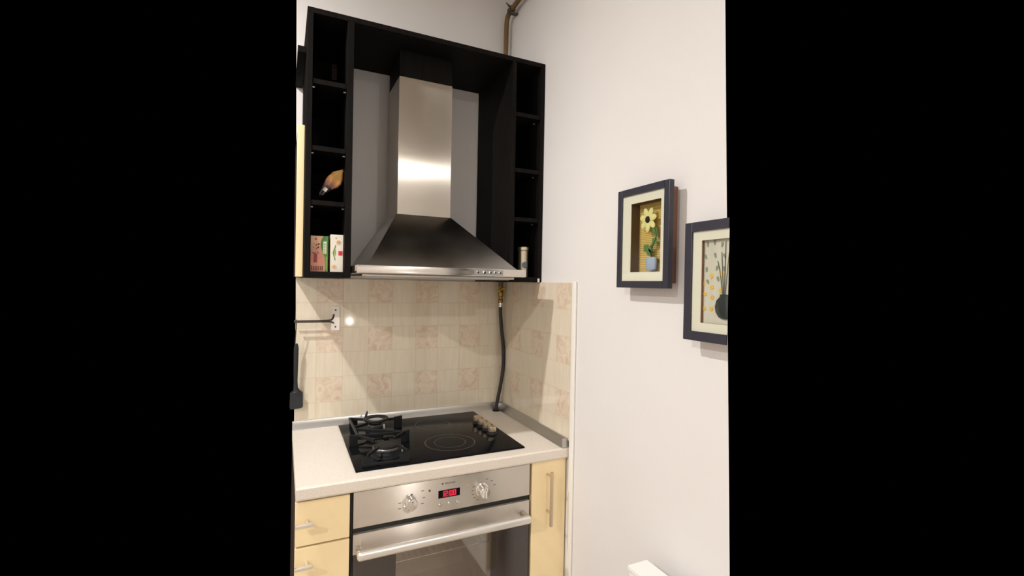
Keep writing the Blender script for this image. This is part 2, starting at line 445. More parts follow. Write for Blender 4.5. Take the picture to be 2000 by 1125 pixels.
# ------------------------------------------------------------------ room shell
XL, YR = -0.905, -1.272      # where the photographed part of the walls ends
struct(MB().hexa([(-0.883, 0, 0), (0.12, 0, 0), (0.12, 0.12, 0), (-0.86, 0.12, 0)], [(-0.9155, 0, 2.85), (0.12, 0, 2.85), (0.12, 0.12, 2.85), (-0.89, 0.12, 2.85)]).build('wall_back', 'wall_paint'))
struct(MB().hexa([(0, -1.3205, 0), (0, 0, 0), (0.12, 0, 0), (0.12, -1.16, 0)], [(0, -1.2185, 2.85), (0, 0, 2.85), (0.12, 0, 2.85), (0.12, -1.08, 2.85)]).build('wall_right', 'wall_paint'))
struct(MB().box(0, 0.12, -5.0, -1.85, 0, 2.85).build('wall_right_rear', 'wall_paint'))
struct(MB().box(-4.2, -1.95, 0, 0.12, 0, 2.85).build('wall_back_left', 'wall_paint'))
struct(MB().box(-4.32, -4.2, -5.0, 0.12, 0, 2.85).build('wall_left', 'wall_paint'))
struct(MB().box(-4.32, 0.12, -5.12, -5.0, 0, 2.85).build('wall_rear', 'wall_paint'))
struct(MB().box(-4.32, 0.12, -5.12, 0.12, -0.1, 0.0).build('floor', 'floor_laminate'))
struct(MB().box(-4.32, 0.12, -5.12, 0.12, 2.85, 2.95).build('ceiling', 'ceiling_paint'))

def uv_back(c): return ((c.x+0.0213)/0.1, (c.z-1.378)/0.1)
def uv_right(c): return ((c.y+0.004)/0.1, (c.z-1.378)/0.1)
b = MB(); b.box(-0.8985, -0.0065, -0.0065, -0.0005, 0.905, 1.4765, bev=0.0008)
tb = b.build('tile_backsplash', 'tiles', uvs=uv_back)
tag(tb, 'cream and pinkish square wall tiles on the back wall behind the hob', 'backsplash')
b = MB(); b.box(-0.0065, -0.0005, -0.607, -0.0005, 0.905, 1.4765, bev=0.0008)
tb = b.build('tile_backsplash', 'tiles', uvs=uv_right)
tag(tb, 'narrow panel of cream wall tiles on the right wall beside the corner, partly shadowed', 'backsplash')
struct(MB().box(-0.009, -0.0003, -0.632, -0.6075, 0.0, 1.480, bev=0.003, seg=3).build('trim_1', 'white_plastic'))

# ------------------------------------------------------------------ dark shelf surround over the hood
O = (-0.443, -0.18, 1.477)
su = thing('open_shelf_surround', O, 'tall black-brown wooden open shelf unit framing the cooker hood, narrow cubby columns each side', 'shelf unit')
yf, dk = -0.368, 'dark_wood'
for x0, x1, yb in ((-0.885, -0.867, -0.001), (-0.760, -0.739, -0.001), (-0.1455, -0.128, -0.001), (-0.0185, -0.0012, -0.0072)):
    box('side_panel', dk, su, x0, x1, yf, yb, 1.4775, 2.3395, bev=0.001)
tp = MB()
tp.prism([(-0.885, yf, 2.340), (-0.0012, yf, 2.340), (-0.0012, -0.075, 2.340), (-0.128, -0.075, 2.340), (-0.128, -0.001, 2.340), (-0.885, -0.001, 2.340)], (0, 0, 0.0175), bev=0.001)
tp.build('top_panel', dk, su)
box('bottom_panel', dk, su, -0.8665, -0.7605, yf, -0.001, 1.4775, 1.497, bev=0.001)
box('bottom_panel', dk, su, -0.1275, -0.019, yf, -0.075, 1.4775, 1.497, bev=0.001)
box('back_panel', dk, su, -0.8665, -0.7605, -0.006, -0.001, 1.4975, 2.3395)
box('back_panel', dk, su, -0.1275, -0.019, -0.080, -0.075, 1.4975, 2.3395)
for z in (2.113, 1.895, 1.716):
    box('shelf', dk, su, -0.8665, -0.7605, yf+0.003, -0.0065, z, z+0.016, bev=0.001)
for z in (2.131, 1.911, 1.717):
    box('shelf', dk, su, -0.1275, -0.019, yf+0.003, -0.0805, z, z+0.016, bev=0.001)
for z in (2.113, 1.895, 1.716):
    for xx, s in ((-0.867, 1), (-0.760, -1)):
        MB().cyl((xx, yf+0.03, z-0.003), (xx+s*0.008, yf+0.03, z-0.003), 0.0026, n=12).build('shelf_pin', 'pin_metal', su)
for z in (2.131, 1.911, 1.717):
    MB().cyl((-0.0185, yf+0.05, z-0.003), (-0.0265, yf+0.05, z-0.003), 0.0026, n=12).build('shelf_pin', 'pin_metal', su)
hb = MB(); hb.box(-0.784, -0.762, -0.045, -0.0065, 2.262, 2.325, bev=0.003); hb.cyl((-0.773, -0.052, 2.31), (-0.773, -0.045, 2.31), 0.006)
hb.build('hanging_bracket', 'clamp_metal', su)
MB().box(-0.0185, -0.010, yf-0.0015, yf+0.004, 1.4765, 1.492, bev=0.001).build('corner_chip', 'white_plastic', su)

# ------------------------------------------------------------------ cooker hood
hd = thing('cooker_hood', (-0.44, -0.25, 1.483), 'stainless steel chimney cooker hood with dark sloping canopy and five round buttons', 'cooker hood')
c = MB(); c.box(-0.737, -0.1385, -0.500, -0.372, 1.493, 1.5205, bev=0.003, seg=3); c.box(-0.735, -0.149, -0.371, -0.02, 1.4935, 1.520, bev=0.001)
c.build('front_lip', 'steel_polished', hd)
cn = MB(); cn.hexa([(-0.700, -0.478, 1.5208), (-0.166, -0.478, 1.5208), (-0.166, -0.06, 1.5208), (-0.700, -0.06, 1.5208)],
                   [(-0.566, -0.262, 1.722), (-0.352, -0.262, 1.722), (-0.352, -0.06, 1.722), (-0.566, -0.06, 1.722)])
cn.build('canopy', 'steel_canopy', hd)
c = MB(); c.box(-0.563, -0.3555, -0.2595, -0.065, 1.7225, 2.239, bev=0.0008)
c.build('chimney', 'steel_brushed_vertical', hd)
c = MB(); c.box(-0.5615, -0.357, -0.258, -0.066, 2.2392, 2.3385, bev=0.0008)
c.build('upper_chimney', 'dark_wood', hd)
u = MB(); u.box(-0.715, -0.165, -0.455, -0.04, 1.4835, 1.4928, bev=0.003)
up_ = u.build('filter_tray', 'aluminium', hd)
g = MB()
for i in range(14): g.box(-0.70, -0.18, -0.44+i*0.028, -0.428+i*0.028, 1.4815, 1.4834, bev=0.0006)
sub(g.build('filter_grille', 'aluminium', hd), up_, None)
pl = MB(); pl.box(-0.342, -0.232, -0.5016, -0.5002, 1.4965, 1.5155, bev=0.0005); pl.build('button_plate', 'aluminium', hd)
for x in (-0.330, -0.305, -0.282, -0.2635, -0.245):
    q = MB(); q.lathe([(0.0062, 0), (0.0062, 0.003), (0.0052, 0.0042)], (x, -0.5016, 1.506), '-Y', 20)
    bt = q.build('button', 'chrome', hd)
    q = MB(); q.lathe([(0.0033, 0), (0.0033, 0.0008)], (x, -0.5059, 1.506), '-Y', 16)
    sub(q.build('button_cap', 'ink_black', hd), bt, None)

# ------------------------------------------------------------------ upper left: wall board and cabinet
wb = box('wall_shelf_board', 'dark_wood', None, -0.9115, -0.8865, -0.33, -0.0005, 2.221, 2.242, bev=0.001)
tag(wb, 'dark brown shelf board on the wall left of the open shelf surround, above the cream cabinet', 'shelf')
wc = thing('wall_cabinet', (-0.897, -0.16, 1.478), 'cream-fronted wall cabinet edge at far left below the dark shelf board', 'cabinet')
box('body', 'carcass_brown', wc, -0.908, -0.8870, -0.312, -0.0005, 1.480, 1.980, bev=0.0005)
box('door', 'yellow_laminate', wc, -0.909, -0.8868, -0.331, -0.313, 1.479, 1.982, bev=0.001)

# ------------------------------------------------------------------ things in the cubbies
def tea_carton(name, x0, x1, z1, yfr, base, label):
    t = thing(name, ((x0+x1)/2, yfr+0.035, 1.4972), label, 'tea box', 'tea boxes in the bottom left cubby')
    box('carton', base, t, x0, x1, yfr, yfr+0.07, 1.4973, z1, bev=0.0008)
    return t
t = tea_carton('tea_box', -0.8645, -0.8095, 1.6165, -0.345, 'carton_pink', 'pink and green carton of tea bags, left of the white one in the cubby')
yy = -0.3453
# green swoosh side
q = MB(); pts = []
for i in range(13):
    a = PI/2+PI*i/12*0.62
    pts.append((-0.8230+0.0155*math.cos(a)*1.0+0.002, yy, 1.5905+0.0255*math.sin(a)))
poly = [(-0.8098, yy, 1.6160), (-0.8245, yy, 1.6160)] + [(-0.8300, yy, 1.606), (-0.8335, yy, 1.593), (-0.8325, yy, 1.578), (-0.8270, yy, 1.563), (-0.8205, yy, 1.545), (-0.8190, yy, 1.520), (-0.8195, yy, 1.498), (-0.8098, yy, 1.498)]
q.prism(poly, (0, 0.0002, 0)); q.build('green_panel', 'carton_green', t)
q = MB(); q.box(-0.8165, -0.8138, yy-0.0004, yy-0.0002, 1.503, 1.548); q.box(-0.8265, -0.8140, yy-0.0004, yy-0.0002, 1.556, 1.600, bev=0.0)
q.build('name_plate', 'carton_lime', t)
MB().box(-0.8248, -0.8160, yy-0.0007, yy-0.0005, 1.559, 1.597).build('script_plate', 'paper_white', t)
for k in range(9): MB().box(-0.8235, -0.8180+0.0012*(k % 2), yy-0.0009, yy-0.0007, 1.5610+0.0038*k, 1.5628+0.0038*k).build('script_stroke', 'carton_green', t)
q = MB(); q.box(-0.8545, -0.8435, yy-0.0003, yy, 1.528, 1.556); q.build('red_mug', 'berry_red', t)
q = MB()
for i in range(16):
    px, pz = random.uniform(-0.860, -0.838), random.uniform(1.555, 1.597)
    r = random.uniform(0.0014, 0.003)
    q.lathe([(r, 0), (r, 0.0003)], (px, yy, pz), '-Y', 10)
q.lathe([(0.0035, 0), (0.0035, 0.0003)], (-0.8485, yy, 1.606), '-Y', 10)
q.build('berries', 'berry_red', t)
q = MB()
for i in range(7): q.box(-0.862+i*0.0055, -0.859+i*0.0055, yy-0.0003, yy, 1.502, 1.517-0.001*(i % 3))
q.build('small_print', 'ink_brown', t)
t = tea_carton('tea_box', -0.8025, -0.7615, 1.6235, -0.345, 'carton_white', 'white carton of chamomile tea with daisies and a red square, beside the shelf divider')
q = MB()
q.prism([(-0.7862, yy, 1.5895), (-0.7845, yy, 1.5875), (-0.7925, yy, 1.5625), (-0.7860, yy, 1.5370), (-0.7885, yy, 1.5375), (-0.7955, yy, 1.5625)], (0, -0.0003, 0))
q.build('green_bracket', 'carton_green', t)
q = MB(); q.prism([(-0.7915, yy, 1.5625), (-0.7870, yy, 1.576), (-0.7845, yy, 1.5625), (-0.7870, yy, 1.550)], (0, -0.0002, 0)); q.build('leaf_motif', 'carton_lime', t)
MB().box(-0.7770, -0.7640, yy-0.0003, yy, 1.554, 1.569, bev=0.0).build('red_square', 'red_sticker', t)
for (px, pz, r) in ((-0.777, 1.598, 0.0075), (-0.7905, 1.515, 0.0085)):
    q = MB()
    for k in range(9):
        a = 2*PI*k/9
        q.lathe([(0.0028, 0), (0.0028, 0.0003)], (px+r*0.75*math.cos(a), yy, pz+r*0.75*math.sin(a)), '-Y', 8)
    dz = q.build('daisy', 'daisy_petal', t)
    q = MB(); q.lathe([(r*0.5, 0), (r*0.5, 0.0006)], (px, yy, pz), '-Y', 12); sub(q.build('daisy_centre', 'daisy_orange', t), dz, None)
MB().lathe([(0.002, 0), (0.002, 0.0003)], (-0.785, yy, 1.612), '-Y', 10).build('blue_dot', 'sticker_blue', t)

# foil bag leaning in the cubby (built along local X, then tilted)
bagp = (-0.843, -0.315, 1.7440)
bg = thing('coffee_bag', bagp, 'tilted foil bag, orange-gold top and dark bottom with white price label', 'bag')
ang = math.radians(56)
RB = Matrix.Translation(Vector(bagp)) @ Matrix.Rotation(-ang, 4, 'Y') @ Matrix.Translation(Vector((0.012, 0, 0.0)))
rings = []
secs = [(0.0, 0.004, 0.009), (0.006, 0.010, 0.014), (0.024, 0.0135, 0.017), (0.044, 0.0155, 0.018), (0.060, 0.0205, 0.017), (0.078, 0.0245, 0.013), (0.094, 0.0190, 0.007), (0.112, 0.0060, 0.0025), (0.120, 0.0020, 0.001)]
for k, (x, hw, hd_) in enumerate(secs):
    ring = []
    for j in range(20):
        a = 2*PI*j/20
        cz, cy = math.cos(a), math.sin(a)
        wob = 1+0.16*math.sin(3*a+k*0.9)+0.08*math.sin(5*a-k)+0.04*math.sin(9*a+2*k)
        ring.append(Vector((x+0.003*math.sin(2*a+k), hd_*wob*math.copysign(abs(cy)**0.7, cy), hw*wob*math.copysign(abs(cz)**0.8, cz)-0.002*k*0.4)))
    rings.append(ring)
q = MB(); q.loft(rings)
body = q.build('pouch', 'bag_foil', None); body.name = 'pouch'
# put the pouch into its tilted place (local X runs up the bag)
body.location = (0, 0, 0)
for v in body.data.vertices: pass
def place_local(o, parent, Mw):
    o.parent = parent; o.matrix_parent_inverse = Matrix.Identity(4)
    o.matrix_basis = parent.matrix_world.inverted() @ Mw
# undo the automatic centring of build()
xs = [Vector(p) for r in rings for p in r]
cen = Vector(((min(p.x for p in xs)+max(p.x for p in xs))/2, (min(p.y for p in xs)+max(p.y for p in xs))/2, min(p.z for p in xs)))
for v in body.data.vertices: v.co += cen
place_local(body, bg, RB)
q = MB(); q.box(0, 0.013, -0.0006, 0, 0, 0.013); lb = q.build('price_label', 'paper_white', None)
lb.data.transform(Matrix.Translation((-0.0065, -0.0003, -0.0065)) @ Matrix.Translation((0.0065, 0.0003, 0)))
place_local(lb, bg, RB @ Matrix.Translation((0.026, -0.0205, -0.001)))
q = MB()
for i in range(6): q.box(-0.005+i*0.002, -0.0042+i*0.002, -0.0010, -0.0007, 0.002, 0.011 if i % 2 else 0.009)
bc = q.build('barcode', 'ink_black', None)
place_local(bc, lb, lb.matrix_basis) if False else None
bc.parent = lb; bc.matrix_parent_inverse = Matrix.Identity(4); bc.location = (0, -0.0007, 0.002)

# metal canister
jr = thing('canister', (-0.065, -0.325, 1.4972), 'small cylindrical metal canister with lid and round blue-grey sticker, in the bottom right cubby', 'canister')
cx, cy = -0.065, -0.325
MB().lathe([(0.0005, 0), (0.0195, 0.0), (0.0205, 0.002), (0.0205, 0.105), (0.0195, 0.107)], (cx, cy, 1.4973), 'Z', 40).build('body', 'canister_metal', jr)
MB().lathe([(0.0215, 0), (0.0228, 0.001), (0.0228, 0.012), (0.0215, 0.0145), (0.002, 0.0155)], (cx, cy, 1.6046), 'Z', 40).build('lid', 'canister_metal', jr)
q = MB(); rg = []
aim = math.atan2(-0.9, -0.04)   # direction the sticker faces
bm_ = bmesh.new(); ctr = None; vs = []
for j in range(28):
    a = 2*PI*j/28; du = 0.0125*math.cos(a); dv = 0.0135*math.sin(a)
    th = aim+du/0.0208
    vs.append(bm_.verts.new((cx+0.0208*math.cos(th), cy+0.0208*math.sin(th), 1.545+dv)))
mid = bm_.verts.new((cx+0.0210*math.cos(aim), cy+0.0210*math.sin(aim), 1.545))
# strips so the disc follows the curve
for j in range(28): bm_.faces.new((vs[j], vs[(j+1) % 28], mid))
bmesh.ops.recalc_face_normals(bm_, faces=bm_.faces[:])
bmesh.ops.solidify(bm_, geom=bm_.faces[:], thickness=-0.0006)
q._merge(bm_); q.build('round_sticker', 'sticker_blue', jr)

# ------------------------------------------------------------------ worktop and splash strip
wt = MB()
pr_ = [(-0.600+0.010, 0.840), (-0.001, 0.840), (-0.001, 0.880), (-0.594, 0.880), (-0.5975, 0.8785), (-0.600, 0.875), (-0.600, 0.848), (-0.597, 0.8425)]
wt.prism([(XL, y, z) for y, z in pr_], (-XL-0.0012, 0, 0))
tag(wt.build('worktop', 'worktop_laminate', None), 'speckled cream laminate worktop around the black hob', 'worktop')
sp = thing('splash_strip', (-0.45, -0.01, 0.8803), 'brushed aluminium sealing strip along the back and right edges of the worktop', 'trim strip')
def strip_profile(): return [(0.0, 0.8803), (0.024, 0.8803), (0.022, 0.8855), (0.012, 0.899), (0.007, 0.910), (0.006, 0.913), (0.0, 0.913)]
q = MB(); q.prism([(XL, -0.0068-a, z) for a, z in strip_profile()], (0.9045-0.032, 0, 0)); q.build('back_strip', 'aluminium', sp)
q = MB(); q.prism([(-0.0068-a, -0.594, z) for a, z in strip_profile()], (0, 0.594-0.032, 0)); q.build('side_strip', 'aluminium', sp)
q = MB(); q.box(-0.033, -0.0068, -0.0325, -0.0068, 0.8803, 0.9135, bev=0.005, seg=3); q.build('corner_piece', 'aluminium', sp)
q = MB(); q.box(-0.031, -0.0068, -0.600, -0.5942, 0.8803, 0.9140, bev=0.002); q.build('end_cap', 'aluminium', sp)

# ------------------------------------------------------------------ hob
hx0, hx1, hy0, hy1 = -0.737, -0.155, -0.547, -0.0345
hb = thing('hob', ((hx0+hx1)/2, (hy0+hy1)/2, 0.8802), 'black glass hob with two gas burners, two ceramic zones and four knobs', 'hob')
MB().box(hx0, hx1, hy0, hy1, 0.8802, 0.8862, bev=0.002, seg=3).build('glass_plate', 'black_glass', hb)
for cx, cy, rs in ((-0.385, -0.165, (0.072, 0.068)), (-0.387, -0.400, (0.092, 0.088, 0.058, 0.055))):
    q = MB()
    for ro, ri in zip(rs[::2], rs[1::2]):
        n = 64; q.loft([[(cx+ri*math.cos(2*PI*j/n), cy+ri*math.sin(2*PI*j/n), 0.8863) for j in range(n)],
                        [(cx+ro*math.cos(2*PI*j/n), cy+ro*math.sin(2*PI*j/n), 0.8863) for j in range(n)]], closed=False)
    q.build('zone_marking', 'zone_print', hb)
for y in (-0.212, -0.264, -0.314, -0.366):
    q = MB(); q.lathe([(0.019, 0), (0.019, 0.002), (0.0165, 0.004), (0.0165, 0.010)], (-0.206, y, 0.8864), 'Z', 32)
    kb = q.build('knob_skirt', 'ink_black', hb)
    q = MB(); q.lathe([(0.0168, 0), (0.0172, 0.002), (0.0160, 0.017), (0.0150, 0.0182)], (-0.206, y, 0.8966), 'Z', 32)
    q.box(-0.2075, -0.2045, y-0.0155, y, 0.9146, 0.9154)
    sub(q.build('knob', 'satin_knob', hb), kb, None)
def burner(cx, cy, r):
    q = MB(); q.lathe([(r*1.35, 0), (r*1.32, 0.004), (r*1.05, 0.008), (r*0.95, 0.016)], (cx, cy, 0.8864), 'Z', 48)
    bb = q.build('burner_base', 'cast_iron', hb)
    q = MB(); q.lathe([(r*0.99, 0), (r*1.03, 0.003), (r*1.03, 0.0075), (r*0.96, 0.010)], (cx, cy, 0.9027), 'Z', 48)
    for k in range(24):
        a = 2*PI*k/24; q.box(-0.0009, 0.0009, r*0.99, r*1.05, 0, 0.006, M=Matrix.Translation((cx, cy, 0.9035)) @ Matrix.Rotation(a, 4, 'Z'))
    sub(q.build('flame_ring', 'burner_metal', hb), bb, None)
    q = MB(); q.lathe([(r*0.92, 0), (r*0.92, 0.003), (r*0.80, 0.006), (0.001, 0.007)], (cx, cy, 0.9129), 'Z', 48)
    sub(q.build('burner_cap', 'cast_iron', hb), bb, None)
    q = MB(); q.cyl((cx+r*1.15, cy-r*0.3, 0.892), (cx+r*1.15, cy-r*0.3, 0.910), 0.0025, n=10)
    sub(q.build('igniter', 'paper_white', hb), bb, None)
B1, B2 = (-0.613, -0.160), (-0.622, -0.430)
burner(B1[0], B1[1], 0.028); burner(B2[0], B2[1], 0.044)
# cast iron pan support
ps = thing('pan_support', (-0.625, -0.29, 0.8864), 'black cast-iron pan support over the two gas burners', 'pan support')
zt = 0.928
def arm(q, p0, p1, w=0.006, h=0.008, zt=zt):
    p0, p1 = Vector((*p0, 0)), Vector((*p1, 0)); d = p1-p0; L_ = d.length; a = math.atan2(d.y, d.x)
    q.box(0, L_, -w/2, w/2, zt-h, zt, bev=0.0015, M=Matrix.Translation((p0.x, p0.y, 0)) @ Matrix.Rotation(a, 4, 'Z'))
def foot(q, p, ang, w=0.034):
    q.prism([Matrix.Translation((p[0], p[1], 0)) @ Matrix.Rotation(ang, 4, 'Z') @ Vector(v) for v in
             ((0, -w/2, 0.8866), (0, w/2, 0.8866), (0, w/2*0.8, zt+0.004), (0, -w/2*0.8, zt+0.004))],
            Matrix.Rotation(ang, 3, 'Z') @ Vector((0.006, 0, 0)), bev=0.001)
def plate(x0, x1, y, h0, h1, th=0.006):
    # upright cast foot, taller at x-end h0 -> h1
    q = MB(); q.prism([(x0, y-th/2, 0.8866), (x1, y-th/2, 0.8866), (x1, y-th/2, h1), (x0, y-th/2, h0)], (0, th, 0), bev=0.0012)
    q.build('foot', 'cast_iron', ps)
plate(-0.541, -0.508, -0.155, 0.931, 0.934)
plate(-0.730, -0.701, -0.322, 0.930, 0.926)
plate(-0.551, -0.521, -0.335, 0.926, 0.930)
plate(-0.716, -0.684, -0.530, 0.918, 0.912)
plate(-0.600, -0.566, -0.532, 0.910, 0.916)
plate(-0.702, -0.670, -0.090, 0.928, 0.922)
for p0, p1 in (((-0.508, -0.155), (-0.580, -0.150)), ((-0.702, -0.090), (-0.640, -0.128)), ((-0.700, -0.215), (-0.645, -0.185)), ((-0.702, -0.090), (-0.700, -0.322)),
               ((-0.716, -0.322), (-0.530, -0.340)), ((-0.700, -0.322), (-0.655, -0.392)), ((-0.535, -0.336), (-0.590, -0.392)), ((-0.700, -0.530), (-0.655, -0.468)),
               ((-0.575, -0.532), (-0.592, -0.470)), ((-0.700, -0.240), (-0.535, -0.338))):
    q = MB(); arm(q, p0, p1, w=0.0065, h=0.010); q.build('arm', 'cast_iron', ps)
q = MB(); arm(q, (-0.716, -0.531), (-0.566, -0.531), h=0.009, zt=0.898); q.build('front_bar', 'cast_iron', ps)
q = MB(); q.tube([(-0.640, -0.100, 0.926), (-0.636, -0.096, 0.940), (-0.633, -0.092, 0.948)], [0.005, 0.004, 0.0015], 8); q.build('prong', 'cast_iron', ps)
# ring resting on the rear burner
n = 48; rr = []
for j in range(n):
    a = 2*PI*j/n; ring = []
    for (r, z) in ((0.046, 0.9285), (0.048, 0.932), (0.046, 0.9365), (0.030, 0.934), (0.027, 0.9315), (0.029, 0.9285)):
        ring.append((B1[0]+0.002+r*math.cos(a), B1[1]+r*math.sin(a), z))
    rr.append(ring)
rr.append(rr[0])
q = MB(); q.loft(rr, closed=False); bmesh.ops.remove_doubles(q.bm, verts=q.bm.verts[:], dist=1e-6)
tag(q.build('burner_ring', 'cast_iron', None), 'small round black reducer ring lying on the pan support above the rear burner', 'burner ring')

# ------------------------------------------------------------------ gas pipe, valve, hose
gp = thing('gas_pipe', (-0.034, -0.045, 1.44), 'ochre painted gas pipe rising in the corner and bending forward above the shelf unit', 'pipe')
q = MB(); q.tube([(-0.034, -0.042, 1.455), (-0.031, -0.042, 2.40), (-0.030, -0.042, 2.655), (-0.030, -0.050, 2.695), (-0.030, -0.085, 2.708), (-0.030, -0.20, 2.716), (-0.030, -0.55, 2.735), (-0.030, -0.62, 2.738)], 0.0110, 16, smooth=2)
q.build('pipe', 'pipe_paint', gp)
q = MB(); q.lathe([(0.0150, -0.014), (0.0155, 0), (0.0150, 0.014)], (-0.030, -0.092, 2.7075), (0, -1, 0.10), 20)
q.box(-0.036, -0.0008, -0.101, -0.083, 2.690, 2.697, bev=0.001)
q.cyl((-0.040, -0.092, 2.722), (-0.052, -0.082, 2.740), 0.005, 0.002, n=10); q.cyl((-0.026, -0.10, 2.694), (-0.012, -0.118, 2.684), 0.005, 0.002, n=10)
q.build('clamp', 'clamp_metal', gp)
gv = MB(); V = (-0.034, -0.042)
gvt = thing('gas_valve', (V[0], V[1], 1.378), 'small brass gas valve with yellow lever under the shelf unit', 'valve')
q = MB(); q.lathe([(0.0095, 0), (0.012, 0.003), (0.012, 0.014), (0.009, 0.018), (0.009, 0.026), (0.0125, 0.030), (0.0125, 0.052), (0.009, 0.056), (0.009, 0.074)], (V[0], V[1], 1.3805), 'Z', 20)
q.cyl((V[0], V[1], 1.428), (V[0]-0.004, V[1]-0.022, 1.436), 0.0055)
q.build('valve_body', 'brass', gvt)
q = MB(); q.tube([(V[0]+0.010, V[1]-0.025, 1.449), (V[0]-0.004, V[1]-0.027, 1.448), (V[0]-0.020, V[1]-0.030, 1.438), (V[0]-0.027, V[1]-0.032, 1.433)], [0.007, 0.0095, 0.009, 0.006], 12, smooth=1, flat=0.6)
q.build('lever', 'valve_yellow', gvt)
gh = thing('gas_hose', (-0.046, -0.045, 0.8803), 'black rubber gas hose hanging from the valve down to the worktop corner', 'hose')
q = MB(); q.tube([(V[0], V[1], 1.364), (-0.033, -0.042, 1.33), (-0.027, -0.043, 1.26), (-0.016, -0.046, 1.17), (-0.015, -0.047, 1.08), (-0.030, -0.046, 0.985), (-0.046, -0.045, 0.910), (-0.048, -0.045, 0.8805)], 0.0082, 14, smooth=3)
q.build('hose', 'rubber_black', gh)
q = MB(); q.lathe([(0.0078, 0), (0.0085, 0.002), (0.0085, 0.008), (0.0066, 0.010), (0.0066, 0.020)], (V[0], V[1], 1.3600), 'Z', 18)
q.build('end_fitting', 'chrome', gh)
q = MB(); q.lathe([(0.017, 0), (0.017, 0.003), (0.0145, 0.005), (0.0083, 0.005)], (-0.048, -0.046, 0.8803), 'Z', 24, caps=False)
q.build('grommet', 'rubber_black', gh)

# ------------------------------------------------------------------ utensil rail and spatula
ur = thing('utensil_rail', (-0.80, -0.01, 1.265), 'steel utensil rail with a two-screw mounting plate, on the tiles left of the hood', 'rail')
q = MB(); q.box(-0.769, -0.7345, -0.0095, -0.0067, 1.2655, 1.3655, bev=0.001); bp = q.build('mounting_plate', 'steel_brushed_horizontal', ur)
for z in (1.349, 1.281):
    q = MB(); q.lathe([(0.0035, 0), (0.0030, 0.0012)], (-0.751, -0.0096, z), '-Y', 14); sub(q.build('screw', 'ink_black', ur), bp, None)
q = MB(); q.tube([(-0.758, -0.010, 1.330), (-0.760, -0.028, 1.322), (-0.768, -0.040, 1.3115), (-0.785, -0.042, 1.309), (XL, -0.042, 1.309)], 0.0032, 12, smooth=2)
q.tube([(-0.758, -0.010, 1.296), (-0.762, -0.020, 1.300), (-0.770, -0.026, 1.303), (-0.785, -0.027, 1.3035), (XL, -0.027, 1.3035)], 0.0026, 12, smooth=2)
q.build('rail_bar', 'clamp_metal', ur)
st = thing('spatula', (-0.893, -0.04, 0.965), 'black nylon spatula hanging from the utensil rail by a hook', 'spatula')
q = MB(); q.tube([(-0.8965, -0.042, 1.314), (-0.8965, -0.047, 1.309), (-0.8960, -0.046, 1.295), (-0.899, -0.040, 1.245), (-0.8995, -0.036, 1.225)], 0.0018, 8, smooth=1); q.build('hook', 'clamp_metal', st)
q = MB(); q.tube([(-0.8955, -0.036, 1.222), (-0.8955, -0.034, 1.19), (-0.8960, -0.030, 1.10), (-0.8955, -0.028, 1.05), (-0.893, -0.028, 1.030)], [0.004, 0.009, 0.0085, 0.007, 0.009, 0.014], 12, smooth=2, flat=0.5); q.build('handle', 'nylon_black', st)
q = MB(); q.prism([(-0.900, -0.027, 1.048), (-0.886, -0.027, 1.048), (-0.8795, -0.027, 1.036), (-0.8695, -0.027, 1.029), (-0.8680, -0.027, 0.972), (-0.8740, -0.027, 0.966), (-0.9120, -0.027, 0.964), (-0.9160, -0.027, 0.972), (-0.9150, -0.027, 1.029), (-0.9060, -0.027, 1.036)], (0, 0.003, 0), bev=0.0008)
q.build('blade', 'nylon_black', st)

# ------------------------------------------------------------------ base units
dc = thing('drawer_cabinet', (-0.83, -0.30, 0), 'pale yellow drawer cabinet left of the oven', 'cabinet')
box('carcass', 'carcass_brown', dc, XL, -0.7545, -0.562, -0.02, 0.0, 0.8395)
for z0, z1, hz in ((0.7065, 0.8335, 0.7785), (0.440, 0.7010, 0.6590)):
    dr = MB().box(XL, -0.7565, -0.585, -0.5635, z0, z1, bev=0.0015).build('drawer', 'yellow_laminate', dc)
    q = MB(); q.box(XL, -0.8595, -0.6195, -0.6105, hz-0.005, hz+0.005, bev=0.002, seg=3); q.cyl((-0.874, -0.6115, hz), (-0.874, -0.5855, hz), 0.004, n=12)
    sub(q.build('handle', 'satin_aluminium', dc), dr, None)
nc = thing('narrow_cabinet', (-0.075, -0.30, 0), 'narrow pale yellow cupboard between the oven and the right wall', 'cabinet')
box('carcass', 'carcass_brown', nc, -0.1440, -0.0120, -0.562, -0.02, 0.0, 0.8395)
dr = MB().box(-0.1435, -0.0050, -0.585, -0.5635, 0.12, 0.8375, bev=0.0015).build('door', 'yellow_laminate', nc)
q = MB(); q.box(-0.0870, -0.0760, -0.6210, -0.6120, 0.615, 0.808, bev=0.002, seg=3)
for z in (0.660, 0.790): q.cyl((-0.0815, -0.6125, z), (-0.0815, -0.5855, z), 0.004, n=12)
sub(q.build('handle', 'satin_knob', nc), dr, None)

# ------------------------------------------------------------------ oven
ov = thing('oven', (-0.45, -0.30, 0.24), 'built-in stainless steel oven with red digital clock and two control knobs under the hob', 'oven')
cav = MB()   # cavity shell: walls around an open front
X0, X1, Y0, Y1, Z0, Z1 = -0.660, -0.235, -0.556, -0.14, 0.27, 0.668
for a in ((X0-0.02, X0, Y0, Y1, Z0, Z1), (X1, X1+0.02, Y0, Y1, Z0, Z1), (X0-0.02, X1+0.02, Y1, Y1+0.02, Z0-0.02, Z1+0.02), (X0-0.02, X1+0.02, Y0, Y1, Z1, Z1+0.02), (X0-0.02, X1+0.02, Y0, Y1, Z0-0.02, Z0)):
    cav.box(*a)
cav.build('cavity', 'oven_enamel', ov)
hs = MB(); hs.box(-0.7525, -0.7470, -0.570, -0.12, 0.24, 0.8390); hs.box(-0.1520, -0.1460, -0.570, -0.12, 0.24, 0.8390)
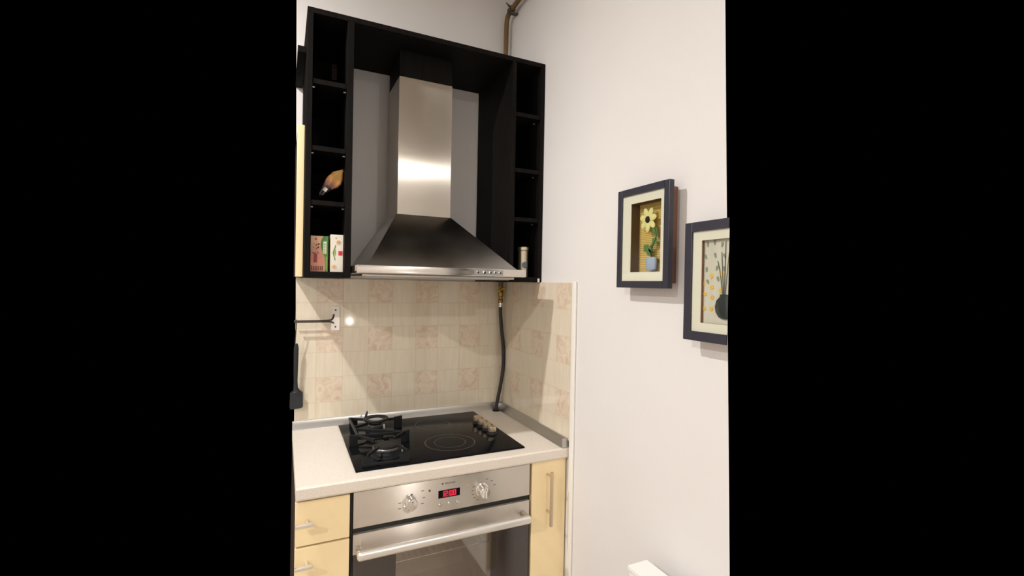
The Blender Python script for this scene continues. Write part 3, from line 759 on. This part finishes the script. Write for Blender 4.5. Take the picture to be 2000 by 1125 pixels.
hs.box(-0.7465, -0.1525, -0.566, -0.12, 0.70, 0.8390); hs.build('housing', 'black_gap', ov)
fp = MB(); fp.box(-0.7465, -0.1530, -0.5855, -0.5665, 0.7275, 0.8365, bev=0.0015, seg=3)
FP = fp.build('control_panel', 'steel_brushed_horizontal', ov)
box('vent_gap', 'black_gap', ov, -0.7465, -0.1530, -0.5740, -0.5665, 0.7090, 0.7270)
# knobs
def oven_knob(x, z):
    q = MB(); q.lathe([(0.0225, 0), (0.0225, 0.002), (0.0190, 0.004), (0.0185, 0.030), (0.0165, 0.033), (0.0005, 0.034)], (x, -0.5858, z), '-Y', 40)
    q.box(x-0.0035, x+0.0035, -0.6245, -0.6190, z-0.016, z+0.016, bev=0.0015)
    k = q.build('control_knob', 'chrome', ov)
    q = MB(); q.lathe([(0.0016, 0), (0.0016, 0.0006)], (x, -0.6248, z+0.012), '-Y', 10); sub(q.build('pointer_dot', 'ink_black', ov), k, None)
oven_knob(-0.578, 0.782); oven_knob(-0.334, 0.777)
for kx, kz, offs in ((-0.573, 0.785, ((0.036, 0.022), (0.040, 0.0), (0.036, -0.018), (-0.036, -0.004), (-0.036, -0.022))),
                     (-0.327, 0.775, tuple((0.040*math.cos(a), 0.036*math.sin(a)) for a in (0.3, 0.8, 1.3, 2.7, 3.05, 3.4, 3.75, 4.1)))):
    for dx, dz in offs:
        MB().box(kx+dx-0.0045, kx+dx+0.0045, -0.5859, -0.5855, kz+dz-0.0012, kz+dz+0.0012).build('dial_mark', 'ink_grey', ov)
for x, z, m in ((-0.514, 0.8035, 'ink_brown'), (-0.384, 0.8020, 'daisy_orange')):
    MB().lathe([(0.0036, 0), (0.0030, 0.0014)], (x, -0.5856, z), '-Y', 18).build('indicator_lamp', m, ov)
q = MB(); q.box(-0.4850, -0.4120, -0.5863, -0.5856, 0.7725, 0.7975, bev=0.0003)
dp = q.build('clock_display', 'black_glass', ov)
def seg7(q, ch, x, z, w, h, t=0.0016):
    on = {'0': 'abcdef', '1': 'bc', '2': 'abged', '8': 'abcdefg'}[ch]
    y0, y1 = -0.5867, -0.58635
    for s in on:
        a = {'a': (x, x+w, z+h-t, z+h), 'g': (x, x+w, z+h/2-t/2, z+h/2+t/2), 'd': (x, x+w, z, z+t), 'f': (x, x+t, z+h/2, z+h), 'b': (x+w-t, x+w, z+h/2, z+h),
             'e': (x, x+t, z, z+h/2), 'c': (x+w-t, x+w, z, z+h/2)}[s]
        q.box(a[0], a[1], y0, y1, a[2], a[3])
q = MB()
for ch, x in (('1', -0.4750), ('2', -0.4635), ('0', -0.4470), ('0', -0.4350)): seg7(q, ch, x, 0.7770, 0.0088, 0.0165)
q.box(-0.4510, -0.4495, -0.5867, -0.58635, 0.7810, 0.7825); q.box(-0.4510, -0.4495, -0.5867, -0.58635, 0.7885, 0.7900)
sub(q.build('clock_digits', 'led_digits', ov), dp, None)
q = MB(); q.box(-0.4705, -0.4240, -0.58636, -0.5863, 0.7750, 0.7955); sub(q.build('display_glow', 'led_glow', ov), dp, None)
for x in (-0.478, -0.448, -0.418):
    MB().lathe([(0.0062, 0), (0.0062, 0.0022), (0.0050, 0.0034), (0.0005, 0.0036)], (x, -0.5856, 0.7515), '-Y', 24).build('push_button', 'steel_polished', ov)
q = MB(); q._merge(text_mesh('Electrolux', 0.0085), face_y((-0.4455, -0.5858, 0.8185)))
q.box(-0.4740, -0.4690, -0.5860, -0.5856, 0.8160, 0.8210)
q.build('brand_lettering', 'ink_brown', ov)
# door
dr = MB(); dr.box(-0.7465, -0.1530, -0.5855, -0.5665, 0.6480, 0.7090, bev=0.0015, seg=3)
DR = dr.build('door_band', 'steel_brushed_horizontal', ov)
wx0, wx1, wz0, wz1 = -0.618, -0.296, 0.33, 0.628
q = MB()
q.box(-0.7455, wx0, -0.5845, -0.5705, 0.27, 0.6478); q.box(wx1, -0.1540, -0.5845, -0.5705, 0.27, 0.6478)
q.box(wx0, wx1, -0.5845, -0.5705, wz1, 0.6478); q.box(wx0, wx1, -0.5845, -0.5705, 0.27, wz0)
q.build('door_glass_border', 'oven_glass_border', ov)
MB().box(wx0+0.0003, wx1-0.0003, -0.5843, -0.5805, wz0+0.0003, wz1-0.0003).build('door_window', 'oven_window_glass', ov)
q = MB(); q.box(-0.7400, -0.1690, -0.6400, -0.6180, 0.6520, 0.6790, bev=0.0095, seg=6); HD = q.build('door_handle', 'satin_aluminium', ov)
for x0, x1 in ((-0.7400, -0.7240), (-0.1870, -0.1710)):
    sub(MB().box(x0, x1, -0.6178, -0.5860, 0.6590, 0.6760, bev=0.002).build('handle_mount', 'steel_polished', ov), HD, None)
# rack inside
rk = MB()
for y in (-0.52, -0.16): rk.tube([(X0+0.004, y, 0.560), (X1-0.004, y, 0.560)], 0.0026, 8)
for i in range(19):
    x = X0+0.02+i*0.0213; rk.tube([(x, -0.52, 0.560), (x, -0.16, 0.560)], 0.0014, 6)
rk.build('oven_rack', 'chrome', ov)

# ------------------------------------------------------------------ pictures
def frame_sides(q, y0, y1, z0, z1, w, xa, xb, open_near=False):
    # y0 far (greater) edge, y1 near edge; xa front (room side) < xb
    q.box(xa, xb, y0-w, y0, z0, z1, bev=0.0012)
    if not open_near: q.box(xa, xb, y1, y1+w, z0, z1, bev=0.0012)
    ye = y1 if open_near else y1+w
    q.box(xa, xb, ye, y0-w, z1-w, z1, bev=0.0); q.box(xa, xb, ye, y0-w, z0, z0+w, bev=0.0)
def disc_x(q, y, z, ry, rz, x, th=0.0012, n=14, rot=0.0):
    R = Matrix.Translation((x, y, z)) @ Matrix.Rotation(rot, 4, 'X')
    rg = []
    for sc, dx in ((1.0, 0.0), (0.96, -th*0.6), (0.6, -th), (0.05, -th*1.05)):
        rg.append([R @ Vector((dx, ry*sc*math.cos(2*PI*j/n), rz*sc*math.sin(2*PI*j/n))) for j in range(n)])
    q.loft(rg)
def leaf_x(q, y, z, L_, w, rot, x, lobes=0):
    n = 24; pts = []
    for j in range(n):
        a = 2*PI*j/n
        k = 1.0 + (0.28*math.cos(lobes*a) if lobes else 0)
        yy_, zz_ = w*math.sin(a)*k*(0.75+0.25*math.cos(a)), L_*0.5*(1+math.cos(a))*1.0
        c_, s_ = math.cos(rot), math.sin(rot)
        pts.append((x, y+yy_*c_-zz_*s_, z+yy_*s_+zz_*c_))
    q.prism(pts, (-0.0008, 0, 0))

# picture 1: yellow flower
P1 = thing('picture_frame', (-0.025, -1.02, 1.4635), 'black shadow-box picture of a single yellow flower in a pale blue vase', 'picture')
y0, y1, z0, z1 = -0.915, -1.1255, 1.4635, 1.747
q = MB(); frame_sides(q, y0, y1, z0, z1, 0.0195, -0.050, -0.0335); q.build('frame', 'frame_black', P1)
q = MB(); ft = 0.006
ya, yb, za, zb_ = -0.932, -1.104, 1.478, 1.735
q.box(-0.0334, -0.0012, ya-ft, ya, za, zb_); q.box(-0.0334, -0.0012, yb, yb+ft, za, zb_); q.box(-0.0334, -0.0012, yb+ft, ya-ft, zb_-ft, zb_); q.box(-0.0334, -0.0012, yb+ft, ya-ft, za, za+ft)
q.build('backing_box', 'backing_wood', P1)
q = MB()
my0, my1, mz0, mz1 = -0.9705, -1.0915, 1.508, 1.703
iy0, iy1, iz0, iz1 = y0-0.0195, y1+0.0195, z0+0.0195, z1-0.0195
def matboard(q, iy0, iy1, iz0, iz1, my0, my1, mz0, mz1, near=True):
    q.box(-0.0455, -0.0435, my0, iy0, iz0, iz1)
    if near: q.box(-0.0455, -0.0435, iy1, my1, iz0, iz1)
    q.box(-0.0455, -0.0435, my1, my0, mz1, iz1); q.box(-0.0455, -0.0435, my1, my0, iz0, mz0)
matboard(q, iy0, iy1, iz0, iz1, my0, my1, mz0, mz1)
q.build('mat_board', 'mat_board', P1)
q = MB()   # inner gold line round the opening and the recess walls
e = 0.0016
for a in ((my0, my0+e, mz0-e, mz1+e), (my1-e, my1, mz0-e, mz1+e), (my1, my0, mz1, mz1+e), (my1, my0, mz0-e, mz0)):
    q.box(-0.0434, -0.0135, a[0], a[1], a[2], a[3])
q.build('recess_wall', 'box_wall', P1)
MB().box(-0.0133, -0.0100, my1-0.006, my0+0.006, mz0-0.006, mz1+0.006).build('background_paper', 'ribbed', P1)
MB().box(-0.0478, -0.0468, iy1, iy0, iz0, iz1).build('glass', 'picture_glass', P1)
fy, fz = -1.026, 1.654
q = MB()
for k in range(7):
    a = 2*PI*k/7+0.25
    disc_x(q, fy+0.0195*math.cos(a), fz+0.0205*math.sin(a), 0.0088, 0.0150, -0.030-0.001*(k % 2), 0.0025, 14, rot=a-PI/2)
fl = q.build('flower', 'petal_yellow', P1)
q = MB(); disc_x(q, fy, fz, 0.0085, 0.0095, -0.0325, 0.004, 18); sub(q.build('flower_centre', 'flower_centre', P1), fl, None)
q = MB(); q.tube([(-0.028, fy-0.012, fz-0.014), (-0.028, -1.052, 1.628), (-0.028, -1.058, 1.607), (-0.028, -1.050, 1.590), (-0.028, -1.038, 1.572), (-0.028, -1.037, 1.545)], 0.0013, 8, smooth=2); q.build('stem', 'stem_green', P1)
for ly, lz, L_, w_, r_, lb in ((-1.037, 1.576, 0.033, 0.011, 0.62, 5), (-1.038, 1.552, 0.044, 0.013, -0.75, 6), (-1.036, 1.558, 0.024, 0.009, -0.1, 4), (-1.058, 1.604, 0.036, 0.011, -0.42, 0)):
    q = MB(); leaf_x(q, ly, lz, L_, w_, -r_ if False else r_, -0.0275, lb); q.build('leaf', 'leaf_green', P1)
q = MB(); q.lathe([(0.0005, 0), (0.0150, 0.0), (0.0185, 0.004), (0.0205, 0.026), (0.0205, 0.034), (0.0190, 0.037)], (-0.0270, -1.036, 1.5120), 'Z', 28)
for v in q.bm.verts: v.co.x = -0.0255+(v.co.x+0.0270)*0.5
q.build('vase', 'vase_blue', P1)

CLIP = [((-0.05, -1.3125, 0), (-0.846, 1.0, 0))]   # the picture ends where the photographed wall ends
CLIP_ON = True
# picture 2: yellow flowers with dark vase (the photograph shows its far part)
P2 = thing('picture_frame', (-0.025, -1.245, 1.340), 'black shadow-box picture of many small yellow flowers and a round dark vase', 'picture')
y0, y1, z0, z1 = -1.1815, -1.3105, 1.340, 1.625
q = MB(); frame_sides(q, y0, y1, z0, z1, 0.0225, -0.050, -0.0335, True); q.build('frame', 'frame_black', P2)
q = MB(); ya, yb, za, zb_ = -1.1965, y1, 1.354, 1.611
q.box(-0.0334, -0.0012, ya-ft, ya, za, zb_); q.box(-0.0334, -0.0012, yb, ya-ft, zb_-ft, zb_); q.box(-0.0334, -0.0012, yb, ya-ft, za, za+ft)
q.build('backing_box', 'backing_wood', P2)
iy0, iy1, iz0, iz1 = y0-0.0225, y1, z0+0.0215, z1-0.0215
my0, my1, mz0, mz1 = -1.2305, y1, 1.384, 1.580
q = MB(); matboard(q, iy0, iy1, iz0, iz1, my0, my1, mz0, mz1, near=False); q.build('mat_board', 'mat_board', P2)
q = MB()
for a in ((my0, my0+e, mz0-e, mz1+e), (my1, my0, mz1, mz1+e), (my1, my0, mz0-e, mz0)):
    q.box(-0.0434, -0.0365, a[0], a[1], a[2], a[3])
q.build('recess_wall', 'backing_wood', P2)
MB().box(-0.0363, -0.0335, my1, my0+0.006, mz0-0.006, mz1+0.006).build('background_paper', 'cream_paper', P2)
MB().box(-0.0478, -0.0468, iy1, iy0, iz0, iz1).build('glass', 'picture_glass', P2)
for (py, pz) in ((-1.254, 1.495), (-1.230, 1.478), (-1.255, 1.469), (-1.235, 1.453), (-1.257, 1.445), (-1.234, 1.418), (-1.255, 1.418), (-1.280, 1.462), (-1.283, 1.499)):
    q = MB()
    for k in range(5):
        a = 2*PI*k/5; disc_x(q, py+0.0032*math.cos(a), pz+0.0032*math.sin(a), 0.0028, 0.0028, -0.0367, 0.0010, 8)
    q.build('small_flower', 'petal_gold', P2)
for i, (py, pz) in enumerate([(-1.239, 1.541), (-1.265, 1.543), (-1.239, 1.510), (-1.267, 1.513), (-1.246, 1.482), (-1.274, 1.488), (-1.261, 1.573), (-1.281, 1.567), (-1.293, 1.541), (-1.291, 1.511), (-1.241, 1.570)]):
    q = MB(); leaf_x(q, py, pz-0.006, 0.013, 0.0042, -0.5+0.25*(i % 4), -0.0365); q.build('leaf', 'leaf_grey', P2)
for dy, tz in ((0.002, 1.55), (-0.004, 1.575), (-0.010, 1.56), (0.008, 1.53)):
    q = MB(); q.tube([(-0.038, -1.290+dy*0.4, 1.450), (-0.038, -1.288+dy, 1.50), (-0.038, -1.286+dy*1.8, tz)], 0.0007, 6, smooth=1); q.build('stem', 'stem_green', P2)
prof = [(0.010, 0), (0.019, 0.003), (0.0275, 0.014), (0.030, 0.027), (0.0265, 0.041), (0.018, 0.049), (0.016, 0.053), (0.0175, 0.056)]
q = MB(); q.lathe(prof, (-0.0375, -1.2975, 1.397), 'Z', 36)
for v in q.bm.verts: v.co.x = -0.0395+(v.co.x+0.0375)*0.2
q.build('vase', 'vase_grey', P2)
CLIP_ON = False

# ------------------------------------------------------------------ radiator
rd = thing('radiator', (-0.08, -1.20, 0.16), 'white panel radiator on the right wall below the pictures, only its top corner in view', 'radiator')
yA, yB = -1.066, -1.42
q = MB(); q.box(-0.1080, -0.1010, yB, yA-0.002, 0.16, 0.716, bev=0.003); q.box(-0.0560, -0.0490, yB, yA-0.002, 0.16, 0.716, bev=0.003); q.build('panel', 'radiator_white', rd)
q = MB(); q.box(-0.1120, -0.0460, yB, yA, 0.7165, 0.7300, bev=0.003); q.build('top_grille', 'radiator_white', rd)
q = MB(); q.box(-0.1005, -0.0565, yA-0.010, yA-0.006, 0.18, 0.7160); q.build('side_cover', 'grille_beige', rd)
q = MB()
for z in (0.28, 0.60): MB().box(-0.0485, -0.0008, -1.155, -1.125, z, z+0.06, bev=0.002).build('wall_bracket', 'radiator_white', rd)
